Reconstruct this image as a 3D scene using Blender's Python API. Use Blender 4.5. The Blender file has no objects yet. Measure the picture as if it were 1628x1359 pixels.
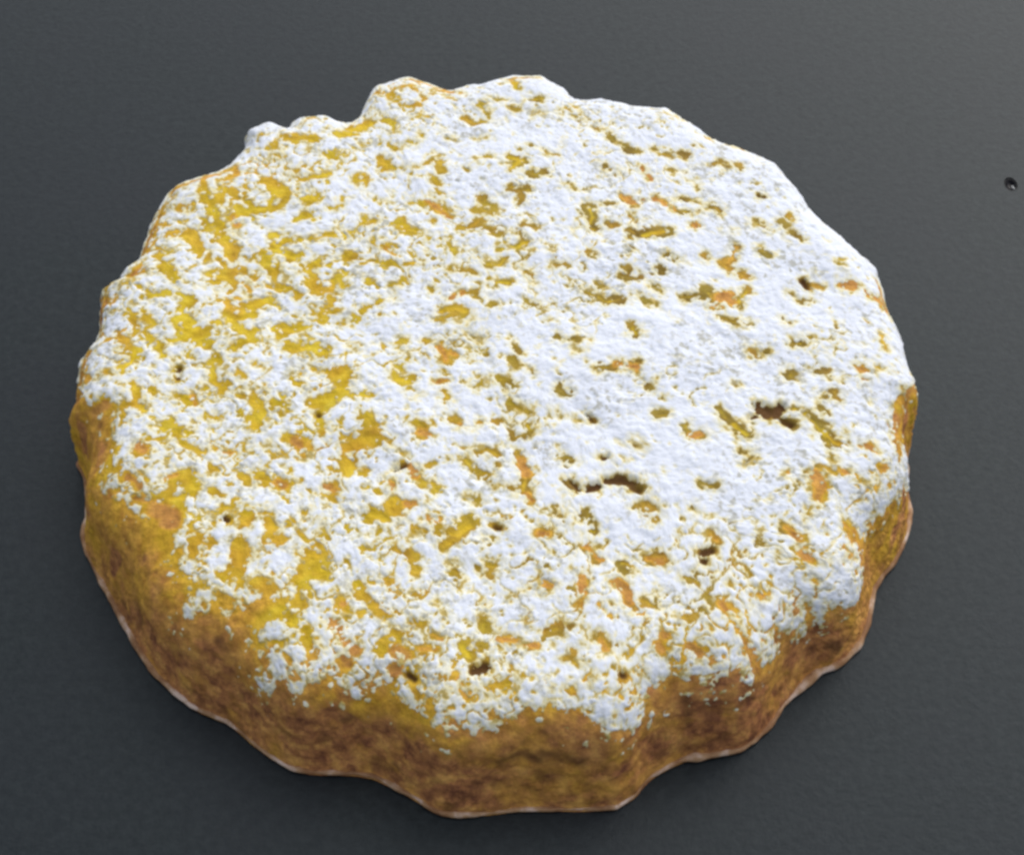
import bpy, math
import numpy as np
from mathutils import Vector, Matrix

# ------------------------------------------------------------ camera, sky, sun
S = bpy.context.scene
ELEV, DIST, LENS = math.radians(52.0), 0.405, 60.0
CAM = np.array([0.0, -DIST*math.cos(ELEV), DIST*math.sin(ELEV)])
FWD = -CAM/np.linalg.norm(CAM)
RIGHT = np.array([1.0, 0.0, 0.0])
UP = np.cross(RIGHT, FWD)
FPX = LENS/36.0*1628.0
cd = bpy.data.cameras.new('camera'); cam = bpy.data.objects.new('camera', cd)
S.collection.objects.link(cam)
cam.matrix_world = Matrix(((RIGHT[0], UP[0], -FWD[0], CAM[0]), (RIGHT[1], UP[1], -FWD[1], CAM[1]),
                           (RIGHT[2], UP[2], -FWD[2], CAM[2]), (0, 0, 0, 1)))
cd.lens = LENS; cd.sensor_width = 36.0; cd.clip_start = 0.01; cd.clip_end = 100.0
S.camera = cam

SUN_EL, SUN_AZ = math.radians(45.0), math.radians(30.0)   # azimuth measured from the far side towards the right
w = bpy.data.worlds.new('World'); S.world = w; w.use_nodes = True
nt = w.node_tree; bg = nt.nodes['Background']; bg.inputs['Strength'].default_value = 0.15
sky = nt.nodes.new('ShaderNodeTexSky'); sky.sky_type = 'NISHITA'; sky.sun_disc = False
sky.sun_elevation = SUN_EL; sky.sun_rotation = SUN_AZ
sky.air_density = 1.0; sky.dust_density = 3.0
hs = nt.nodes.new('ShaderNodeHueSaturation'); hs.inputs['Saturation'].default_value = 0.45   # overcast: a greyer sky
nt.links.new(sky.outputs[0], hs.inputs['Color']); nt.links.new(hs.outputs[0], bg.inputs['Color'])
sd = bpy.data.lights.new('sun', 'SUN'); sun = bpy.data.objects.new('sun', sd); S.collection.objects.link(sun)
sd.energy = 1.26; sd.angle = math.radians(100.0); sd.color = (1.0, 0.995, 0.985)
sdir = Vector((math.sin(SUN_AZ)*math.cos(SUN_EL), math.cos(SUN_AZ)*math.cos(SUN_EL), math.sin(SUN_EL)))
sun.rotation_euler = sdir.to_track_quat('Z', 'Y').to_euler()
S.view_settings.view_transform = 'Standard'; S.view_settings.look = 'None'
S.cycles.filter_width = 3.0
S.view_settings.gamma = 1.0; S.view_settings.exposure = 0.0

def unproject(px, py, z):
    d = FWD + RIGHT*((px-814.0)/FPX) + UP*((679.5-py)/FPX)
    t = (z-CAM[2])/d[2]
    return CAM + d*t
def project(P):
    q = P - CAM
    d = q@FWD
    return 814.0 + FPX*(q@RIGHT)/d, 679.5 - FPX*(q@UP)/d

MM = 0.001
PXM = 0.000150          # metres on the cake per photograph pixel
H = 26*MM; DOME = 3.0*MM

# ------------------------------------------------------------ outline of the cake
OUT = """158,500 164,451 186,448 190,433 210,418 221,410 226,389 239,356 254,327 269,300 286,289 316,277 345,272 363,262 378,250 390,233
394,209 413,200 440,191 448,202 460,205 469,191 487,184 516,184 540,193 558,193 572,180 584,159 595,137 617,128 651,121 673,128 699,137
720,144 740,138 770,132 799,124 820,119 861,121 879,132 897,144 906,156 923,160 956,156 982,160 1000,165 1029,169 1059,171 1077,184 1109,203
1147,227 1183,236 1212,249 1236,262 1265,298 1295,340 1330,371 1360,401 1386,424 1397,448 1405,469 1413,500 1427,529 1442,571 1457,609
1462,636 1461,665 1455,692 1445,712 1444,751 1445,783 1449,818 1445,848 1433,877 1421,900 1404,918 1392,938 1386,965 1380,997 1368,1027
1348,1050 1324,1066 1301,1074 1283,1091 1253,1121 1224,1159 1200,1183 1177,1198 1147,1203 1118,1208 1088,1213 1059,1227 1036,1240 1011,1269
981,1288 925,1292 825,1292 759,1299 709,1300 686,1292 660,1274 626,1256 593,1240 560,1235 493,1234 457,1224 428,1206 398,1184 363,1153
336,1142 304,1128 275,1106 245,1077 224,1047 204,1009 180,965 154,921 143,900 135,883 129,854 136,824 137,795 132,765 118,736 107,706
107,680 115,662 120,639 124,603 129,571 139,553 151,544 157,524"""
op = np.array([[float(v) for v in s.split(',')] for s in OUT.split()])
def sstep(a, b, x):
    t = np.clip((x-a)/(b-a), 0, 1); return t*t*(3-2*t)
dv = op - np.array([784.0, 690.0]); fr = dv[:, 1]/np.hypot(dv[:, 0], dv[:, 1])
wf = sstep(-0.22, 0.15, fr)
W3 = np.array([unproject(p[0], p[1], H*0.86*(1-k)) for p, k in zip(op, wf)])
CX, CY = 0.5*(W3[:, 0].min()+W3[:, 0].max()), 0.5*(W3[:, 1].min()+W3[:, 1].max())
CEN = np.array([CX, CY, 0.0])
ang = np.arctan2(W3[:, 1]-CY, W3[:, 0]-CX); rad = np.hypot(W3[:, 0]-CX, W3[:, 1]-CY)
o = np.argsort(ang); ang, rad, wf = ang[o], rad[o], wf[o]
NA = 2880
TA = np.linspace(-math.pi, math.pi, NA, endpoint=False)
def per(y): return np.interp(TA, np.r_[ang-2*math.pi, ang, ang+2*math.pi], np.r_[y, y, y])
def smooth(y, deg):
    s = deg/360*NA; k = np.arange(-int(4*s), int(4*s)+1); g = np.exp(-0.5*(k/s)**2); g /= g.sum()
    return np.convolve(np.r_[y[-len(k):], y, y[:len(k)]], g, 'same')[len(k):-len(k)]
RS = smooth(per(rad), 0.55); WF = smooth(per(wf), 3.0)
RSM = smooth(RS, 9.0)
RT = (RS*(1-WF) + (RSM+1.5*(RS-RSM))*WF)*(1-0.060*WF)
RB = RS*(1-0.045*(1-WF))
print('radius range', RS.min(), RS.max(), 'centre', CX, CY)
def look(tab, th):
    f = (th+math.pi)/(2*math.pi)*NA; i = np.floor(f).astype(int); u = f-i
    return tab[i % NA]*(1-u)+tab[(i+1) % NA]*u

def grid(n):
    """concentric map of an n by n grid on the cake: flat top, rounded shoulder, sloping side"""
    a = np.linspace(-1, 1, n); A, B = np.meshgrid(a, a, indexing='ij')
    big = np.abs(A) > np.abs(B)
    sA = np.where(A == 0, 1e-9, A); sB = np.where(B == 0, 1e-9, B)
    rho = np.where(big, np.abs(A), np.abs(B))
    th = np.where(big, math.pi/4*B/sA, math.pi/2 - math.pi/4*A/sB)
    sg = np.where(big, np.sign(A), np.sign(B))
    th = th + np.where(sg < 0, math.pi, 0.0)
    th = (th+math.pi) % (2*math.pi) - math.pi
    T, Bs = look(RT, th), look(RB, th)
    p0, p1 = 0.68, 0.87
    k0 = 0.86
    r = np.where(rho < p0, T*k0*rho/p0, 0.0); z = np.full_like(r, H)
    u = np.clip((rho-p0)/(p1-p0), 0, 1)
    x2, z2 = T+(Bs-T)*0.35, 0.56*H
    br = (1-u)**2*T*k0 + 2*u*(1-u)*T*1.0 + u*u*x2
    bz = (1-u)**2*H + 2*u*(1-u)*H*0.99 + u*u*z2
    v = np.clip((rho-p1)/(1-p1), 0, 1)
    lr = x2+(Bs-x2)*(v**1.15); lz = z2*(1-v)
    r = np.where(rho < p0, r, np.where(rho < p1, br, lr)); z = np.where(rho < p0, z, np.where(rho < p1, bz, lz))
    z = z + DOME*np.clip(1-(r/(T*1.0))**2, 0, 1)
    P = np.stack([r*np.cos(th)+CX, r*np.sin(th)+CY, z], -1)
    gx = np.gradient(P, axis=0); gy = np.gradient(P, axis=1)
    N = np.cross(gx, gy); N /= np.maximum(np.linalg.norm(N, axis=-1, keepdims=True), 1e-12)
    return P, N, A, B, rho

# fit the modelled body to the outline: scale each direction until body and outline agree
AD = np.unwrap(np.r_[np.arctan2(op[:, 1]-690, op[:, 0]-784)])
def bins(x, y, th=None, nb=720):
    a = np.arctan2(y-690, x-784); r = np.hypot(x-784, y-690)
    k = np.floor((a+math.pi)/(2*math.pi)*nb).astype(int) % nb
    o_ = np.lexsort((r, k)); last = np.r_[k[o_][1:] != k[o_][:-1], True]
    res = np.full(nb, np.nan); tt = np.full(nb, np.nan)
    res[k[o_][last]] = r[o_][last]
    if th is not None: tt[k[o_][last]] = th[o_][last]
    return res, tt
ts = np.linspace(0, 1, 60, endpoint=False)
oc = np.concatenate([np.outer(1-ts, op[i])+np.outer(ts, op[(i+1) % len(op)]) for i in range(len(op))])
RO, _ = bins(oc[:, 0], oc[:, 1])
for it in range(4):
    Pq, Nq, Aq, Bq, rq = grid(900)
    if Nq[450, 453, 2] < 0: Nq = -Nq
    Pq = Pq + Nq*(0.35*MM)
    m = (rq > 0.70)
    Pm = Pq[m]; x, y = project(Pm); th = np.arctan2(Pm[:, 1]-CY, Pm[:, 0]-CX)
    RM, TM = bins(x, y, th)
    g = np.isfinite(RM) & np.isfinite(RO)
    sc_, tm = (RO/RM)[g], TM[g]; q = np.argsort(tm); sc_, tm = sc_[q], tm[q]
    open('/tmp/fit.txt','a').write(repr((it, float(np.abs(sc_-1).max()), float(np.abs(sc_-1).mean())))+chr(10))
    f_ = smooth(np.interp(TA, np.r_[tm-2*math.pi, tm, tm+2*math.pi], np.r_[sc_, sc_, sc_]), 0.7)
    RT = RT*f_; RB = RB*f_

# ------------------------------------------------------------ noise
rng = np.random.RandomState(11)
PERM = rng.permutation(512); PERM = np.r_[PERM, PERM, PERM]
VAL = rng.rand(2048)*2-1
def vnoise(X, Y, Z):
    xi, yi, zi = np.floor(X).astype(int), np.floor(Y).astype(int), np.floor(Z).astype(int)
    fx, fy, fz = X-xi, Y-yi, Z-zi
    fx, fy, fz = [t*t*t*(t*(t*6-15)+10) for t in (fx, fy, fz)]
    def h(a, b, c): return VAL[PERM[PERM[PERM[a & 511]+(b & 511)]+(c & 511)]]
    out = 0
    for dx, wx in ((0, 1-fx), (1, fx)):
        for dy, wy in ((0, 1-fy), (1, fy)):
            for dz, wz in ((0, 1-fz), (1, fz)):
                out = out + h(xi+dx, yi+dy, zi+dz)*wx*wy*wz
    return out
def fbm(P, size, octs=3, off=0.0, stretch=1.0, gain=0.5):
    """size in millimetres; stretch lengthens the grain along the up-left / down-right diagonal"""
    c, s = math.cos(math.radians(-48)), math.sin(math.radians(-48))
    X, Y, Z = P[..., 0], P[..., 1], P[..., 2]
    U, V = (X*c+Y*s)/stretch, -X*s+Y*c
    k = 1/(size*MM); a = 1.0; t = 0; n = 0
    for i in range(octs):
        t = t + a*vnoise(U*k+off+17.3*i, V*k+off*1.7+5.1*i, Z*k+off*0.3+9.7*i); n += a; a *= gain; k *= 2.03
    return t/n*1.6

# ------------------------------------------------------------ bare patches in the sugar
# (x0, y0) of a 480x400 window of the picture, points in units of 1/3.392 pixel; "width: x,y x,y ..."; d = deep hole, b = browned
HOLES = {
(80,100): """30:830,620 830,700 860,770 890,830;45:660,930 760,920 810,1000 800,1040;55:900,910 960,980 960,1040;35:900,900 980,850 1060,800 1180,780 1200,740;
80:1200,670 1250,700;30:1140,660 1200,650 1300,640 1400,625 1500,605;40:1340,700 1410,740 1440,730;30:930,590 1000,570 1000,620 930,650 950,700 910,740;
25:700,780 760,790;45:1210,920 1260,960 1230,980;22:1260,960 1400,950 1500,930 1620,930;35:1200,1000 1300,1040 1340,1050;35:1200,1080 1220,1140;
60:1400,1100 1420,1180 1440,1220;40:1520,1180 1530,1240;30:1230,1210 1310,1220 1330,1250;35:850,1130 950,1140 990,1180 940,1250 960,1320;45b:440,1150 500,1100;
25:600,1080 640,1130 690,1230 750,1290 740,1357;45:700,1240 750,1280 700,1340;60:1040,1330 1100,1300 1150,1280;30:560,1260 620,1240 690,1230;20:590,870 620,870;
25b:290,1230 300,1300;25:1100,1160 1120,1200;30:1280,410 1350,420 1430,430;28:1470,500 1540,530;40:1590,370 1620,380;22:1340,840 1410,830;22:1520,790 1560,770;
22:1420,1070 1450,1090;22:1600,1040 1628,1040;25:1290,720 1240,760 1200,800;20:1010,1100 1040,1110;25:1150,1100 1160,1060;30b:980,830 1010,870;28:860,1000 840,1060""",
(540,100): """70:60,360 150,320;30:0,395 60,390;22:240,300 280,320 290,380;22:280,170 300,210 360,235 430,225 450,195;14b:330,130 400,120;22:510,140 550,150;
22b:640,160 680,180;35:680,290 740,320 810,300;25:760,230 800,280;55:920,90 950,130;22b:1010,85 1060,85;35:1040,195 1100,195;30:1050,265 1140,270;
20:1180,265 1270,285;22:920,235 950,240;20:810,190 900,200;15:740,400 790,400;25:370,440 400,440;22:430,380 450,400;45:230,520 250,570;22:260,570 320,580;
45:120,630 130,640;25:370,570 430,570 500,530 540,540 540,600;35:530,520 550,580;25:500,600 530,660;18:740,520 800,510 850,530;55:920,520 980,530 930,570;
25:980,470 1060,460 1120,490 1170,500;30:1030,600 1110,600;25:880,555 950,560;30:930,670 980,690 1020,690;20:980,700 970,760;30:390,750 460,760;
25b:480,740 530,780 590,820;45:130,850 180,850;65:340,870 360,900;25:400,900 480,940;25:180,950 195,970;40:20,930 50,940;35:30,1040 50,1060;
25b:250,1010 320,1040;40:360,1090 420,1060;18:600,980 615,1040;35:650,890 700,890 750,860;22:740,800 840,800;18:760,720 830,790;30:800,910 870,940 900,990;
55:880,1000 960,1000 1000,980;25:960,900 1000,880 1050,900;25:970,920 980,960;25:720,1030 780,1080;35:800,1090 860,1090 900,1060;30:960,1110 1020,1140 1030,1170;
45:850,1190 910,1190;20:1110,980 1140,1000;18:1170,1100 1240,1090;22:1230,650 1270,680;30:1430,560 1510,590;40:1340,780 1360,830 1340,890 1370,900;
18:1270,895 1330,890;45b:1520,720 1580,750 1628,740;20:1430,765 1500,760;25:1450,860 1480,890;30:1560,900 1610,950;15:1340,1020 1370,1030;25:1300,1220 1380,1250;
35:1390,1260 1440,1290 1510,1270;15:1400,1195 1430,1200;35b:600,1270 660,1240;45:540,1340 620,1320 680,1340;22:720,1240 770,1290;20:800,1300 840,1300;
22:1010,1295 1060,1300;14:150,1320 220,1280 280,1260;25:290,1190 320,1190;18:1440,380 1480,410;14:1510,430 1580,480 1610,480;12:1370,340 1390,360;
14:1520,1150 1600,1160;35:0,1170 20,1210;12:270,450 300,470;12:520,390 560,380;12:580,410 610,420;14:140,1060 240,1080;12:600,1110 720,1130;12:480,1210 500,1230""",
(1000,100): """25:130,460 170,480;35:170,485 220,500;20:270,490 310,500;18:0,480 50,480;30:430,545 500,545 520,570;20:550,455 620,465;22b:60,560 100,600 130,630;
22:230,580 310,590;22:310,640 350,640 370,680;60b:0,730 5,740;35b:30,750 90,750 150,740 190,760 230,790;30:0,830 30,850;20:260,740 350,745;
25:290,800 340,820 400,790;28:400,790 470,790 500,830;28b:350,870 370,890;55:80,940 140,920 200,910;30:0,950 40,960;15d:700,710 730,720;28:680,860 730,900;
22b:860,820 880,840;18:820,860 840,870;22b:580,1000 560,1040 540,1060;25:490,1065 550,1100 630,1140;22:710,1000 760,1030;35d:940,1170 960,1200;
30:290,1250 350,1260 400,1260;30:390,1220 430,1240 460,1270;60b:480,1270 530,1260 560,1290;40b:450,1310 500,1320;45:590,1290 640,1230;50b:1150,1200 1220,1200;
40b:1290,1250 1340,1290 1370,1330;22:130,1200 170,1230;14:0,1170 60,1160;14:60,1270 150,1310;16:870,1240 920,1260;20:950,1270 1000,1280;18:880,930 930,960;
12:590,540 610,560;12:160,1110 190,1130;14:200,1030 250,1060;12:500,890 550,910;12:1130,1090 1150,1100;14:410,1030 430,1050;16:980,1190 1040,1200""",
(80,500): """90:720,30 760,70 800,110;40:640,140 740,120;45:960,20 1030,20 1090,10;40:1200,80 1290,70;25:1290,70 1400,60 1450,10;30:390,130 450,100;
40:450,200 430,260 400,290;22:370,190 400,200;25:580,150 600,220;30:740,220 770,230;40:820,150 880,200 900,240;25:900,210 1000,180 1100,150;
55:860,290 900,370 930,400;30:1300,190 1400,190;45:1400,180 1480,200;22:1230,80 1230,130;35d:690,290 690,340;20:190,350 250,340;45:460,380 470,470 500,510;
22:400,500 450,490;20:530,400 545,410;30:680,430 750,460;30b:760,440 780,490;14:1110,270 1150,280;35:1320,350 1330,380;25:1420,290 1500,310;55:1540,320 1600,360;
30:1560,420 1610,420;60:1420,480 1480,470 1520,450;28:1440,540 1450,600 1490,630;26d:1440,540 1445,548;40:1100,460 1130,490;45:1110,560 1110,600;
25:1150,520 1150,560;30:570,600 650,630 740,650;22:540,680 600,660;45b:480,700 500,740;28:1295,670 1300,675;40b:1320,680 1350,710 1370,740;30:760,720 830,740;
30:720,700 740,720;18:860,540 920,550;18b:860,700 920,740 970,745;16:1040,700 1080,690;14:1160,710 1240,760;30:880,820 920,840;45b:420,870 460,900 490,930;
30b:620,880 680,870;22:350,950 400,960;40:740,880 780,930;20:880,960 930,970;60b:240,540 300,480;110b:180,620 200,720;80:300,650 290,760 250,820;
60:220,930 240,1050;40b:460,990 520,1010;90b:560,1030 640,1080 640,1120;35:640,1000 760,970;100:560,1200 590,1300;30:840,1110 880,1120;25d:930,1100 960,1110;
60:1060,1090 1060,1110;30:960,1040 1040,1050;30:1120,1070 1200,1080;45:1190,1110 1200,1150;25:800,1210 805,1215;25:760,1270 770,1290;45:1020,1230 1030,1330;
35:1180,1220 1240,1220;40:1380,1290 1440,1300;30:1400,1330 1480,1280;18:1470,1130 1500,1200;18:1380,1070 1420,1100;50b:1470,930 1530,950;45b:1230,900 1260,920;
25:1120,870 1180,900;55:1600,780 1610,850;25:1020,860 1060,880;14:1080,430 1160,440;14:1000,430 1040,450;22:530,30 560,50;18:540,140 590,140;20:290,310 330,340""",
(540,500): """25:510,20 600,10;35:640,10 700,20;14:0,50 90,20;35:310,130 340,140;22:320,180 370,230;25:450,130 490,130;35b:530,170 570,220 570,250;40b:600,200 620,210;
18:680,90 730,120;30:700,180 760,180;18b:500,360 570,350;35:310,290 320,320;60:320,350 370,360;25:380,400 420,430;60:10,320 40,370 20,400;35:80,440 150,450;
45:560,420 580,440;20:570,470 575,475;20:730,390 800,350;18:950,160 970,190;14:940,240 960,280;22:850,350 920,370 930,400;40:920,470 970,510;25:990,520 1015,530;
22:610,560 650,590;22b:660,600 720,600;18:740,580 840,575;18:1170,120 1220,140;22:1230,150 1290,150;16:1290,130 1360,140;22:1270,190 1290,210;30:1580,80 1600,110;
25:1400,300 1480,290;35b:1490,270 1540,280 1600,290;16:1190,400 1220,430;20:1180,520 1190,540;18:1230,540 1290,560;22d:1330,530 1370,560;35:410,590 450,610;
40b:430,640 480,650;70:60,720 120,690 170,680;45:40,790 60,830;22:140,570 180,600;22:940,640 1020,650;35:1010,600 1040,620;35:680,780 740,830 800,850;
35:740,740 800,730 850,750;25:850,800 855,805;25:940,720 960,760;60b:980,780 1000,850;50:1000,880 990,940;25b:1010,970 1040,1000;18:820,900 870,910 930,940;
14:860,870 900,920;22d:300,830 350,810;45b:380,810 400,850;22:400,870 430,890;22:480,800 540,790;14:570,770 575,775;35:500,900 520,940;30b:240,880 290,920 280,950;
22:150,930 220,960;90:280,1010 300,1060;60:180,1080 240,1100;40b:370,1020 430,1000;30:120,1080 220,1150;25:100,1200 150,1190;35b:480,1100 520,1120;
20:530,1140 535,1145;30:640,1150 700,1100;55:600,1190 640,1190 700,1140;40:570,1250 620,1220;22:700,980 730,990;28d:840,1140 860,1150;25:780,1180 810,1190;
45b:1080,1180 1120,1190;22d:1250,900 1290,940;42d:1330,940 1400,920;50d:1440,890 1520,890 1580,900;18:1200,750 1260,780;20d:1420,770 1440,770;18:1570,690 1600,710;
25:1300,1090 1310,1130;28:1340,1080 1350,1160 1380,1170;14:1300,1170 1310,1220;25b:1320,1240 1370,1290 1410,1320;35:1520,1340 1580,1340;30:800,1340 860,1345;
18:630,1350 640,1350;18:280,1250 350,1290 400,1320;30:1605,1000 1610,1010;18:1190,1050 1200,1080;14:640,700 660,710;14:60,160 90,170;14:1030,310 1050,330""",
(1000,500): """35:10,80 40,110;30:0,270 50,270;25:480,5 560,40 640,45;22:830,30 870,40;30:890,160 930,160;30:960,130 980,130;12:650,180 700,230 740,210;40:870,320 872,325;
18:1010,310 1060,310;40b:1240,290 1280,310;40b:1260,350 1290,350;18:1150,360 1155,365;18:1350,100 1380,180;18:1370,290 1375,295;20:1040,460 1045,463;
22:1110,420 1120,460;80d:710,500 740,530;60d:790,540 820,500;40d:650,550 700,530;35d:830,570 870,600;45:890,510 895,515;40:940,540 1000,590 1040,640 1080,700;
50:1050,620 1100,680 1180,700;25:480,510 540,570;50:560,590 640,650;35b:1260,710 1330,730;20:1170,630 1175,635;30:1340,820 1380,830;25:160,550 200,540;
25:300,600 330,640;30b:340,650 380,640;25:1030,830 1100,860;25:1090,780 1130,830;35b:1150,850 1190,860;25:1220,900 1330,900;70b:1000,880 1030,930 1020,980;
30:960,850 965,855;25:980,1040 960,1080;28b:860,860 865,865;20:620,740 625,745;20:640,800 690,760;50d:0,900 5,905;38d:20,930 60,940;18:340,1040 370,1070;
18:400,930 460,930;40:80,1030 85,1035;30:50,1000 150,1050;25:150,1100 155,1105;30b:840,1140 920,1190;35b:1170,1130 1220,1170;50:1210,1200 1280,1270;
28b:440,1190 480,1220;32d:400,1290 440,1270;28d:400,1330 405,1335;50b:110,1310 170,1310;40b:940,1280 1000,1320;22:900,1250 905,1255;18:820,1300 870,1320;
60b:1500,430 1490,540 1480,640;40b:1540,500 1540,540;30:1450,700 1460,780;90b:1480,1050 1420,1180;70b:1480,950 1480,1000;14:560,370 580,380;14:90,390 120,410;16:1030,510 1060,530""",
(80,900): """45:1130,80 1180,130;40:1180,200 1250,230 1310,300;50:1380,30 1330,80 1340,170;60:1450,20 1455,25;25:1250,180 1255,185;45:1370,360 1400,440;30:1400,480 1405,485;
25:1180,420 1260,400;40b:1530,300 1560,330;35:1560,230 1600,230;30b:1600,430 1580,550;40:1020,80 1000,40;60:900,170 940,200;25:840,230 845,235;60:1050,250 1130,290;150b:850,350 950,470;60b:960,640 1100,700;90b:1500,800 1620,830;70b:760,640 860,690;80b:330,30 360,-60;60k:900,400 960,450""",
(540,900): """40:90,100 130,160 190,210;25:170,80 175,85;30:250,60 270,110;45:210,250 260,310 320,390;60b:300,450 360,480;70b:290,560 295,565;45b:30,400 80,440;
45b:40,520 45,525;30b:10,200 15,205;30:380,300 440,310;22b:500,370 550,400;25b:440,450 520,450;60:660,440 700,480;30:580,520 585,525;48d:720,560 790,540;
25:760,440 765,445;32d:370,590 400,610;30b:630,600 680,700;35:780,310 780,340;30b:860,390 940,400 1000,420 1060,430;45b:1110,100 1150,110;20:1000,120 1060,130;
35b:1310,60 1310,150;25:1270,210 1310,180;35:1110,350 1170,330;20:1190,280 1195,285;50b:1490,90 1560,150 1560,200;30:1540,20 1545,25;22:1350,400 1355,405;
35b:1400,390 1440,450;25:1220,490 1280,530;20:930,540 935,545;30:860,640 900,630;25b:1120,640 1125,645;30b:1340,610 1345,615;24d:1520,590 1525,595;25:1250,660 1255,665;
16:520,180 525,185;18:940,180 945,185;25:560,280 565,285;30:630,20 635,25;25:420,20 425,25;30:810,30 815,35;25:410,150 415,155;60k:850,1050 1000,1000 1060,1040;40k:300,1050 320,1080;60k:1080,1000 1300,1060;40k:20,830 60,810""",
(1000,900): """40b:0,130 5,135;35:60,170 140,220;25:150,180 155,185;30:300,50 370,80;22:420,160 425,165;40b:500,210 560,270;35b:580,330 620,390 640,440;40b:690,510 695,515;
28:260,270 320,270 400,230;18:540,90 545,95;28b:710,150 715,155;22:650,215 655,220;50b:160,440 165,445;45b:200,370 205,375;50b:330,440 380,470;35b:450,510 455,515;
18:60,550 65,555;18:710,390 715,395;16:1000,60 1005,65;30:950,200 980,280;36k:310,700 310,830;70b:500,640 620,680;50b:1080,250 1150,290;60k:1080,420 1130,440;90b:400,760 560,800""",
}
# limit of the sugar towards the front, right to left
EDGE = """1500,560 1457,602 1432,625 1424,650 1421,700 1440,735 1444,770 1424,792 1395,815 1383,824 1377,848 1363,877 1368,900 1371,929 1348,965 1310,968 1304,994 1284,970
1277,1006 1236,1006 1233,1056 1215,1050 1189,1030 1195,1089 1165,1071 1127,1095 1105,1077 1059,1077 1027,1092 1028,1124 1012,1155 994,1159 947,1150 894,1124 864,1112 849,1127
811,1139 776,1127 770,1153 758,1159 717,1145 705,1166 687,1153 693,1136 676,1106 667,1065 652,1089 664,1124 637,1118 628,1083 593,1083 587,1106 558,1112 552,1089 537,1071
493,1080 472,1112 451,1083 413,1100 410,1077 434,1053 407,1012 434,983 416,953 363,985 357,971 339,959 301,988 292,959 316,930 283,906 286,883 280,848 298,818 286,792 242,783
227,827 198,801 165,783 162,759 183,750 186,700 177,665 180,647 145,641 60,648"""

# finding where a picture point lies on the cake (grid coordinates + place in space)
P0, N0, A0, B0, R0 = grid(420)
px0, py0 = project(P0.reshape(-1, 3))
facing = ((CAM - P0.reshape(-1, 3))*N0.reshape(-1, 3)).sum(1)
if facing[len(facing)//2+210] < 0: facing = -facing
ok = facing > 0
idx = np.nonzero(ok)[0]; fx0, fy0 = px0[idx], py0[idx]; fp = P0.reshape(-1, 3)[idx]; fa = A0.ravel()[idx]; fb = B0.ravel()[idx]
def locate(x, y):
    d = (fx0-x)**2+(fy0-y)**2; k = np.argsort(d)[:1][0] if False else int(np.argmin(d))
    return fp[k], fa[k], fb[k], math.sqrt(d[k])
STROKES = []
for (ox, oy), txt in HOLES.items():
    for s in txt.replace('\n', '').split(';'):
        wd, pts = s.split(':'); kind = ''
        if wd[-1] in 'dbk': kind = wd[-1]; wd = wd[:-1]
        q = [locate(ox+float(a.split(',')[0])/3.392, oy+float(a.split(',')[1])/3.392) for a in pts.split()]
        STROKES.append((float(wd)/3.392/2, kind, q))
ed = [[float(v) for v in s.split(',')] for s in EDGE.split()]
for sg in ("170,452 188,444 205,424", "228,400 243,362 258,332", "273,306 290,294 318,284 345,278", "162,470 161,505 160,528", "142,560 132,585 128,610",
           "655,126 700,140 722,148", "810,126 850,125", "1392,450 1402,475 1408,500"):
    q = [locate(*[float(v) for v in p_.split(',')]) for p_ in sg.split()]
    STROKES.append((6.0, 'b', q))
EQ = []
for x, y in ed[1:-1]: EQ.append(locate(x, y))
def rim_point(q, da):
    a = math.atan2(q[2], q[1])+da; m = max(abs(math.cos(a)), abs(math.sin(a)))
    u, v = math.cos(a)/m, math.sin(a)/m
    k = int(np.argmin((A0.ravel()-u)**2+(B0.ravel()-v)**2)); return P0.reshape(-1, 3)[k], u*1.0, v*1.0, 0.0
EQ = [rim_point(EQ[0], 0.10)] + EQ + [rim_point(EQ[-1], -0.42)]
def stamp(F, P, A, B, n, q0, q1, rpx, marg):
    """F = max(F, radius - distance to the segment), in picture-pixel lengths on the cake"""
    cell = 2.0/(n-1); m = (rpx+marg)*PXM/(0.25/2)/cell + 6
    i0 = int(max(0, (min(q0[1], q1[1])+1)/cell - m)); i1 = int(min(n, (max(q0[1], q1[1])+1)/cell + m))
    j0 = int(max(0, (min(q0[2], q1[2])+1)/cell - m)); j1 = int(min(n, (max(q0[2], q1[2])+1)/cell + m))
    if i1 <= i0 or j1 <= j0: return
    Q = P[i0:i1, j0:j1]; a, b = q0[0], q1[0]; ab = b-a; L = max((ab*ab).sum(), 1e-14)
    t = np.clip(((Q-a)@ab)/L, 0, 1); d = Q-(a+t[..., None]*ab)
    F[i0:i1, j0:j1] = np.maximum(F[i0:i1, j0:j1], rpx-np.sqrt((d*d).sum(-1))/PXM)

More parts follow.
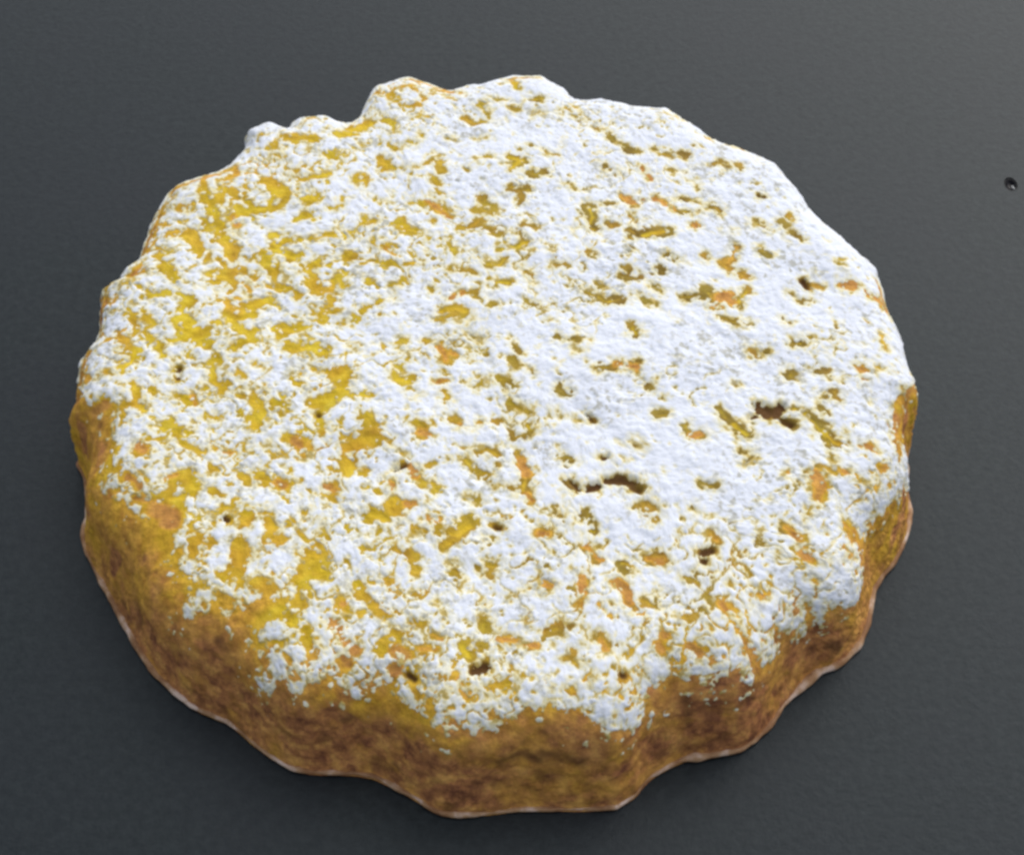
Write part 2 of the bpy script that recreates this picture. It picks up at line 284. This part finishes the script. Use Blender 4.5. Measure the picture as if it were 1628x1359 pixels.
def fields(n):
    P, N, A, B, rho = grid(n)
    if N[n//2, n//2+3, 2] < 0: N = -N
    hole = np.full((n, n), -40.0); deep = np.full((n, n), -40.0); brown = np.full((n, n), -40.0); dark = np.full((n, n), -40.0)
    for r, kind, q in STROKES:
        for a, b in zip(q[:-1], q[1:]):
            if kind != 'k': stamp(hole, P, A, B, n, a, b, r*(1.28 if a[0][0] < CX-0.025 else (1.15 if kind == 'd' else 0.98)), 22)
            else: stamp(dark, P, A, B, n, a, b, r, 22)
            if kind == 'd': stamp(deep, P, A, B, n, a, b, r*1.1, 22)
            if kind == 'b': stamp(brown, P, A, B, n, a, b, r*1.1, 22)
    # sugar limit
    ed3 = np.full((n, n), -60.0)
    for a, b in zip(EQ[:-1], EQ[1:]): stamp(ed3, P, A, B, n, a, b, 0.0, 60)
    # inside / outside by even-odd in grid coordinates
    poly = [(q[1], q[2]) for q in EQ]
    a0 = math.atan2(poly[0][1], poly[0][0]); a1 = math.atan2(poly[-1][1], poly[-1][0])
    k = np.linspace(0, 1, 60); 
    if a1 < a0: a1 += 2*math.pi
    a1 -= 0.02; a0 += 0.02
    arc = [(3*math.cos(a0+(a1-a0)*(1-t)), 3*math.sin(a0+(a1-a0)*(1-t))) for t in k]
    loop = poly+arc
    ins = np.zeros((n, n), bool)
    for (x0, y0), (x1, y1) in zip(loop, loop[1:]+loop[:1]):
        if y0 == y1: continue
        c = (B > min(y0, y1)) & (B <= max(y0, y1)); xx = x0+(B-y0)/(y1-y0)*(x1-x0)
        ins ^= c & (A < xx)
    sd_ = np.where(ins, -ed3, ed3)           # positive inside the sugared area
    sd_ = np.where((ed3 <= -59.9) & ins, 60.0, np.where((ed3 <= -59.9), -60.0, sd_))
    return P, N, A, B, rho, hole, deep, brown, dark, sd_

def relief(P, rho, hole, deep):
    side = sstep(0.80, 0.90, rho)
    e = fbm(P, 14, 2, 3.1)*0.5 + fbm(P, 4.5, 3, 8.3)*0.24 + fbm(P, 1.5, 3, 21.0)*0.13
    e = e - 0.20*sstep(-2, 9, hole) - 1.1*sstep(-4, 7, deep)
    e = e - 0.35*sstep(0.2, 1.1, fbm(P, 5.5, 4, 91.0))*side + 0.22*fbm(P, 1.1, 3, 93.0, 1.0, 0.65)*side
    return e*MM*(1-0.75*sstep(0.97, 1.0, rho))

def grid_mesh(name, V, keep=None):
    n = V.shape[0]; ii = np.arange(n*n).reshape(n, n)
    f = np.stack([ii[:-1, :-1], ii[1:, :-1], ii[1:, 1:], ii[:-1, 1:]], -1).reshape(-1, 4)
    if keep is not None: f = f[keep.reshape(-1)]
    used = np.unique(f); remap = np.full(n*n, -1); remap[used] = np.arange(len(used))
    f = remap[f]; v = V.reshape(-1, 3)[used]
    a, b, c = v[f[:, 0]], v[f[:, 1]], v[f[:, 2]]
    if np.cross(b-a, c-a)[:, 2].mean() < 0: f = f[:, ::-1]
    me = bpy.data.meshes.new(name)
    me.vertices.add(len(v)); me.vertices.foreach_set('co', v.astype(np.float32).ravel())
    me.loops.add(f.size); me.loops.foreach_set('vertex_index', f.astype(np.int32).ravel())
    me.polygons.add(len(f)); me.polygons.foreach_set('loop_start', np.arange(0, f.size, 4, dtype=np.int32))
    me.polygons.foreach_set('use_smooth', np.ones(len(f), bool))
    me.update(calc_edges=True); me.validate()
    return me, used
def attr(me, name, arr, used):
    a = me.attributes.new(name, 'FLOAT', 'POINT'); a.data.foreach_set('value', arr.ravel()[used].astype(np.float32))

# ------------------------------------------------------------ materials
def mat(name):
    m = bpy.data.materials.new(name); m.use_nodes = True
    return m, m.node_tree, m.node_tree.nodes['Principled BSDF']
def node(t, k, **kw):
    nd = t.nodes.new(k)
    for a, b in kw.items(): setattr(nd, a, b)
    return nd
def noise(t, scale, detail=4, rough=0.55, dist=0.0):
    c = node(t, 'ShaderNodeTexCoord'); q = node(t, 'ShaderNodeTexNoise')
    q.inputs['Scale'].default_value = scale; q.inputs['Detail'].default_value = detail
    q.inputs['Roughness'].default_value = rough; q.inputs['Distortion'].default_value = dist
    t.links.new(c.outputs['Object'], q.inputs['Vector']); return q.outputs['Fac']
def ramp(t, src, stops):
    r = node(t, 'ShaderNodeValToRGB'); t.links.new(src, r.inputs[0])
    el = r.color_ramp.elements
    while len(el) < len(stops): el.new(0.5)
    for e, (p, c) in zip(el, stops): e.position = p; e.color = c if len(c) == 4 else (*c, 1)
    return r.outputs[0]
def mix(t, f, a, b, mode='MIX'):
    m = node(t, 'ShaderNodeMix', data_type='RGBA', blend_type=mode)
    for s, k in ((f, 0), (a, 6), (b, 7)):
        if isinstance(s, (int, float)): m.inputs[k].default_value = s
        elif isinstance(s, tuple): m.inputs[k].default_value = (*s, 1)
        else: t.links.new(s, m.inputs[k])
    return m.outputs[2]
def at(t, name):
    a = node(t, 'ShaderNodeAttribute', attribute_name=name); return a.outputs['Fac']
def bump(t, bs, h, strength, dist):
    b = node(t, 'ShaderNodeBump'); b.inputs['Strength'].default_value = strength; b.inputs['Distance'].default_value = dist
    t.links.new(h, b.inputs['Height']); t.links.new(b.outputs[0], bs.inputs['Normal'])
BW = lambda v: (v, v, v)

mc, t, bs = mat('baked_crust')
gold = ramp(t, noise(t, 260, 3), [(0.32, (0.52, 0.33, 0.010)), (0.5, (0.72, 0.50, 0.014)), (0.68, (0.84, 0.63, 0.045))])
gold = mix(t, ramp(t, noise(t, 60, 3), [(0.46, BW(0)), (0.68, BW(0.6))]), gold, (0.64, 0.32, 0.020))
brn = ramp(t, noise(t, 230, 7, 0.72), [(0.36, (0.23, 0.082, 0.036)), (0.50, (0.53, 0.22, 0.075)), (0.64, (0.84, 0.43, 0.115))])
amber = ramp(t, noise(t, 420, 6, 0.7), [(0.38, (0.52, 0.245, 0.026)), (0.62, (0.88, 0.50, 0.055))])
gold = mix(t, at(t, 'film_shade'), gold, ramp(t, noise(t, 150, 4), [(0.36, (0.13, 0.075, 0.018)), (0.60, (0.27, 0.195, 0.035))]))  # narrow gaps coloured darker: thin sugar film plus shade put into the colour
c = mix(t, ramp(t, at(t, 'brown'), [(0.0, BW(0)), (0.45, BW(1))]), gold, amber)
c = mix(t, ramp(t, at(t, 'brown'), [(0.40, BW(0)), (0.95, BW(1))]), c, brn)
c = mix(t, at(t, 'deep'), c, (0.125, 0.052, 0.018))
t.links.new(c, bs.inputs['Base Color']); bs.inputs['Roughness'].default_value = 0.75
bs.inputs['Specular IOR Level'].default_value = 0.3
bump(t, bs, noise(t, 1300, 4, 0.7), 0.8, 0.0004)

ms, t, bs = mat('powdered_sugar')
c = ramp(t, at(t, 'thick'), [(0.0, (0.56, 0.42, 0.13)), (0.14, (0.83, 0.75, 0.45)), (0.38, (0.86, 0.85, 0.74)), (0.8, (0.825, 0.86, 0.935))])
c = mix(t, ramp(t, at(t, 'grain'), [(0.50, BW(0)), (0.80, BW(0.8))]), c, (0.47, 0.46, 0.38))
t.links.new(c, bs.inputs['Base Color']); bs.inputs['Roughness'].default_value = 0.95
bs.inputs['Specular IOR Level'].default_value = 0.15
bump(t, bs, noise(t, 1700, 3, 0.65), 0.35, 0.0003)

ml, t, bs = mat('pale_crust_edge')
c = ramp(t, noise(t, 170, 4), [(0.40, (0.30, 0.145, 0.06)), (0.52, (0.46, 0.27, 0.14)), (0.64, (0.74, 0.56, 0.45))])
t.links.new(c, bs.inputs['Base Color']); bs.inputs['Roughness'].default_value = 0.8
bump(t, bs, noise(t, 1200, 3, 0.6), 0.5, 0.0002)

mb, t, bs = mat('dark_slate_board')
c = ramp(t, noise(t, 420, 5, 0.7), [(0.36, (0.0060, 0.0095, 0.0118)), (0.5, (0.0100, 0.0142, 0.0165)), (0.64, (0.0150, 0.0200, 0.0225))])
c = mix(t, ramp(t, noise(t, 22, 3), [(0.35, BW(0)), (0.70, BW(0.5))]), c, (0.0125, 0.0138, 0.0190))
t.links.new(c, bs.inputs['Base Color']); bs.inputs['Roughness'].default_value = 0.43
bs.inputs['Specular IOR Level'].default_value = 0.265; bs.inputs['Specular Tint'].default_value = (0.86, 0.95, 0.98, 1)
bump(t, bs, noise(t, 650, 5, 0.75), 0.30, 0.0005)

# ------------------------------------------------------------ the board
def link(name, me, m, parent=None):
    ob = bpy.data.objects.new(name, me); S.collection.objects.link(ob)
    if m: me.materials.append(m)
    if parent: ob.parent = parent
    return ob
hx, hy = unproject(1607, 293, 0)[:2]
HR = 1.72*MM; YS = 1.5
import bmesh
bm = bmesh.new()
# sheet with a round hole for the screw
NS = 48
ring = [bm.verts.new((hx+HR*math.cos(2*math.pi*i/NS), hy+YS*HR*math.sin(2*math.pi*i/NS), 0)) for i in range(NS)]
prev = ring
for k in (0.02, 0.3, 3.0):
    cur = []
    for i in range(NS):
        a = 2*math.pi*i/NS; cc, ss = math.cos(a), math.sin(a); q = max(abs(cc), abs(ss))
        cur.append(bm.verts.new((hx+k*cc/q, hy+k*ss/q, 0)))
    for i in range(NS): bm.faces.new((prev[i], cur[i], cur[(i+1) % NS], prev[(i+1) % NS]))
    prev = cur
low = [bm.verts.new((v.co.x, v.co.y, -1.6*MM)) for v in ring]
for i in range(NS): bm.faces.new((ring[i], ring[(i+1) % NS], low[(i+1) % NS], low[i]))
bm.faces.new(low[::-1])
bmesh.ops.recalc_face_normals(bm, faces=bm.faces)
me = bpy.data.meshes.new('board'); bm.to_mesh(me); bm.free()
if me.polygons[0].normal.z < 0: me.flip_normals()
brd = link('board_surface', me, mb); brd['kind'] = 'structure'

# ------------------------------------------------------------ the cake
cake = bpy.data.objects.new('cake', None); S.collection.objects.link(cake); cake.location = (CX, CY, 0)
cake['label'] = 'round cake with scalloped golden brown edge and white powdered sugar on top'
cake['category'] = 'cake'
def off(P): return P - CEN

P, N, A, B, rho, hole, deep, brown, dark, lim = fields(660)
V = P + N*relief(P, rho, hole, deep)[..., None]
zf = P[..., 2]/H
bn = fbm(P, 11, 3, 44.0); bn2 = fbm(P, 4, 3, 51.0)
frontal = np.clip(-(P[..., 1]-CY)/0.09, 0, 1)
sideb = sstep(1.14, 0.62, zf + 0.20*bn + 0.10*bn2)*np.clip(0.36+0.52*sstep(0.25, 0.8, frontal+0.2*bn)+0.38*fbm(P, 13, 2, 201.0)*(1-0.5*frontal), 0.15, 1)
sideb = np.maximum(sideb, (0.50+0.25*bn2)*sstep(0.68, 0.80, rho))
brownA = np.clip(np.maximum(sideb, (0.74+0.21*sstep(0.78, 0.86, rho))*sstep(-6, 6, brown+5*bn2)) + 0.25*bn2*sideb, 0, 1)
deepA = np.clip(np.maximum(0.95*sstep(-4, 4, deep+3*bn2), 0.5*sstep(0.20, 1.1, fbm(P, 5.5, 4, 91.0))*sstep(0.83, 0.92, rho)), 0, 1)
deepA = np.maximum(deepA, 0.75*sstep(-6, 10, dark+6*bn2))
fine = fbm(P, 1.6, 3, 101.0)
film_sh = sstep(7.0, 1.5, hole + 2*fine)*sstep(0.74, 0.66, rho)*(0.82-0.66*sstep(0.03, -0.04, P[..., 0]-CX))  # mask of narrow gaps on top, for sugar film and painted shade
me, used = grid_mesh('crust', off(V)); attr(me, 'film_shade', film_sh, used); attr(me, 'brown', brownA, used); attr(me, 'deep', deepA, used)
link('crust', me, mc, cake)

n = 1020
P, N, A, B, rho, hole, deep, brown, dark, lim = fields(n)
rel = relief(P, rho, hole, deep)
rag = fbm(P, 1.7, 3, 61.0, 1.2, 0.7)*7.5 + fbm(P, 5, 2, 65.0)*3.5 + fbm(P, 2.8, 2, 67.0)*3.0
f1 = -hole*1.0 + rag - 0.8
left = sstep(0.02, -0.07, P[..., 0]-CX)
bgn = fbm(P, 2.6, 3, 73.0, 1.5, 0.6) + 0.35*fbm(P, 9, 2, 75.0)
def spot(x, y, rx, ry):
    c_ = locate(x, y)[0]; return np.exp(-(((P[..., 0]-c_[0])/(rx*PXM))**2 + ((P[..., 1]-c_[1])/(ry*PXM))**2))
golden = np.maximum.reduce([spot(340, 370, 120, 110), spot(330, 480, 90, 150), 0.9*spot(480, 460, 100, 120), 0.8*spot(240, 830, 90, 110), 0.6*spot(500, 620, 110, 90),
                            0.7*spot(470, 920, 110, 90), 0.6*spot(620, 800, 90, 90)])
white = np.maximum.reduce([spot(1060, 560, 170, 220), spot(950, 620, 120, 160), 0.9*spot(860, 330, 90, 160), 0.9*spot(1240, 400, 110, 170), 0.7*spot(1120, 800, 160, 160), 0.6*spot(620, 540, 120, 90)])
f2 = (1.02 - 0.22*left - 0.42*golden + 0.25*white - bgn)*22            # small scattered bare specks, more of them on the left
low = fbm(P, 16, 2, 171.0)
fx_ = (P[..., 0]-CX)/0.1; fy_ = (P[..., 1]-CY)/0.1
front = sstep(-0.1, -0.75, fy_)
thr = 0.085*np.clip(-0.50 + 0.55*front + 0.45*sstep(0.1, -0.6, fx_) + 0.8*low + 0.7*fbm(P, 4, 2, 173.0), -1.0, 1.0)
wob = fbm(P, 1.3, 3, 177.0, 1.0, 0.7)*0.22
f4 = (np.abs(fbm(P, 4.2, 2, 181.0)+wob) - thr)*46 + 30*(thr < 0)      # crevices between the clumps
f5 = (1.02 - 0.20*np.clip(front+sstep(0.1, -0.6, fx_), 0, 1) - 0.15*golden + 0.3*white - 0.2*low - fbm(P, 1.7, 3, 191.0, 1.0, 0.6))*20
f3 = lim + fbm(P, 2.2, 3, 81.0, 1.0, 0.65)*11
f = np.minimum(np.minimum(np.minimum(f1, f2), f3), np.minimum(f4, f5))
# loose flecks of sugar in the bare patches and on the side
fl = (fbm(P, 1.5, 2, 95.0)-0.62)*16 - 0.5*sstep(0.88, 0.96, rho)*26 - 6*sstep(-4, 4, deep) - 5*sstep(6, 12, hole)
fl = fl - 0.25*np.clip(-lim-12, 0, 60)
f = np.maximum(f, np.minimum(fl, 3.0))
lump = fbm(P, 2.2, 3, 33.0, 1.0, 0.6); lump2 = fbm(P, 7, 2, 37.0)
tk = np.where(f > 0, (1-np.exp(-f/7.0))*(0.30+0.13*lump+0.06*lump2), f*0.06)*MM
tk = np.maximum(tk, -0.5*MM)
pos = f > 0
tk = np.where(pos, np.maximum(tk, 0.02*MM*np.minimum(f, 1)), tk)
V = P + N*(rel+tk)[..., None]
low_ = tk < -0.22*MM
keep = ~(low_[:-1, :-1] & low_[1:, :-1] & low_[1:, 1:] & low_[:-1, 1:])
keep &= (rho[:-1, :-1] < 0.985)
mott = fbm(P, 1.6, 3, 133.0, 1.1, 0.75)
thick = np.clip(f/18.0 + 0.30*mott + 0.10*lump, 0, 1)
me, used = grid_mesh('sugar', off(V), keep); attr(me, 'thick', thick, used)
gr = fbm(P, 1.1, 3, 151.0, 1.25, 0.7)*(0.75+0.5*fbm(P, 12, 2, 155.0)); attr(me, 'grain', np.clip(gr*0.5+0.42, 0, 1), used)
print('sugar faces', len(me.polygons))
link('sugar_coating', me, ms, cake)

# pale lip of crust along the foot
NT, NP = 900, 10
verts = []; faces = []
for i in range(NT):
    th = -math.pi+2*math.pi*i/NT; R = float(look(RB, np.array([th]))[0])
    q = np.array([[R*math.cos(th), R*math.sin(th), 0]])
    g = float(fbm(q, 7, 3, 5.0)[0]); wv = float(fbm(q, 20, 2, 15.0)[0])
    rr = max(0.35, 0.75+0.55*g)*MM; cz = (0.85+0.30*wv)*MM
    for j in range(NP):
        b = 2*math.pi*j/NP
        verts.append(((R-0.35*MM+rr*math.cos(b))*math.cos(th), (R-0.35*MM+rr*math.cos(b))*math.sin(th), max(0.02*MM, cz+rr*0.85*math.sin(b))))
for i in range(NT):
    for j in range(NP):
        a, b = i*NP+j, i*NP+(j+1) % NP; c_, d = ((i+1) % NT)*NP+j, ((i+1) % NT)*NP+(j+1) % NP
        faces.append((a, c_, d, b))
me = bpy.data.meshes.new('lip'); me.from_pydata(verts, [], faces); me.update()
for p in me.polygons: p.use_smooth = True
link('bottom_edge', me, ml, cake)

# ------------------------------------------------------------ the small black screw sunk in the board
mk, t, bs = mat('blackened_metal'); bs.inputs['Base Color'].default_value = (0.003, 0.003, 0.006, 1); bs.inputs['Specular IOR Level'].default_value = 0.15
bs.inputs['Roughness'].default_value = 0.32
c = ramp(t, noise(t, 2500, 3), [(0.4, BW(0.25)), (0.7, BW(0.5))]); t.links.new(c, bs.inputs['Roughness'])
mg, t, bs = mat('glint_metal'); bs.inputs['Metallic'].default_value = 0.6; bs.inputs['Roughness'].default_value = 0.5  # pale grey for the modelled glint on the screw head
c = ramp(t, noise(t, 2500, 3), [(0.4, (0.22, 0.23, 0.23)), (0.7, (0.42, 0.43, 0.43))]); t.links.new(c, bs.inputs['Base Color'])
sc = bpy.data.objects.new('screw', None); S.collection.objects.link(sc); sc.location = (hx, hy, -1.59*MM); sc.scale = (1.0, YS, 1.0)
sc['label'] = 'tiny black screw sunk in the dark board near the right edge'; sc['category'] = 'screw'
bm = bmesh.new()
prof = [(0.0, 0.55), (0.5, 0.55), (0.95, 0.75), (1.3, 1.15), (1.5, 1.35), (1.6, 1.25), (1.62, 0.0)]
rings = []
for r, z in prof:
    rings.append([bm.verts.new((r*MM*math.cos(2*math.pi*i/36), r*MM*math.sin(2*math.pi*i/36), z*MM)) for i in range(36)] if r else [bm.verts.new((0, 0, z*MM))])
for i in range(36): bm.faces.new((rings[0][0], rings[1][i], rings[1][(i+1) % 36]))
for a, b in zip(rings[1:-1], rings[2:]):
    for i in range(36): bm.faces.new((a[i], b[i], b[(i+1) % 36], a[(i+1) % 36]))
bmesh.ops.recalc_face_normals(bm, faces=bm.faces)
me = bpy.data.meshes.new('head'); bm.to_mesh(me); bm.free()
for p in me.polygons: p.use_smooth = True
link('screw_head', me, mk, sc)
bm = bmesh.new()
bmesh.ops.create_uvsphere(bm, u_segments=16, v_segments=10, radius=0.5*MM)
for v in bm.verts:
    x, y, z = v.co; x *= 0.60; y *= 1.25; z *= 0.45
    a = math.radians(28); v.co = (x*math.cos(a)-y*math.sin(a)+0.55*MM, x*math.sin(a)+y*math.cos(a)-0.62*MM, z+1.15*MM)
me = bpy.data.meshes.new('glint_blob'); bm.to_mesh(me); bm.free()
for p in me.polygons: p.use_smooth = True
link('screw_glint', me, mg, sc)  # small pale blob added as the highlight at the head's lower right
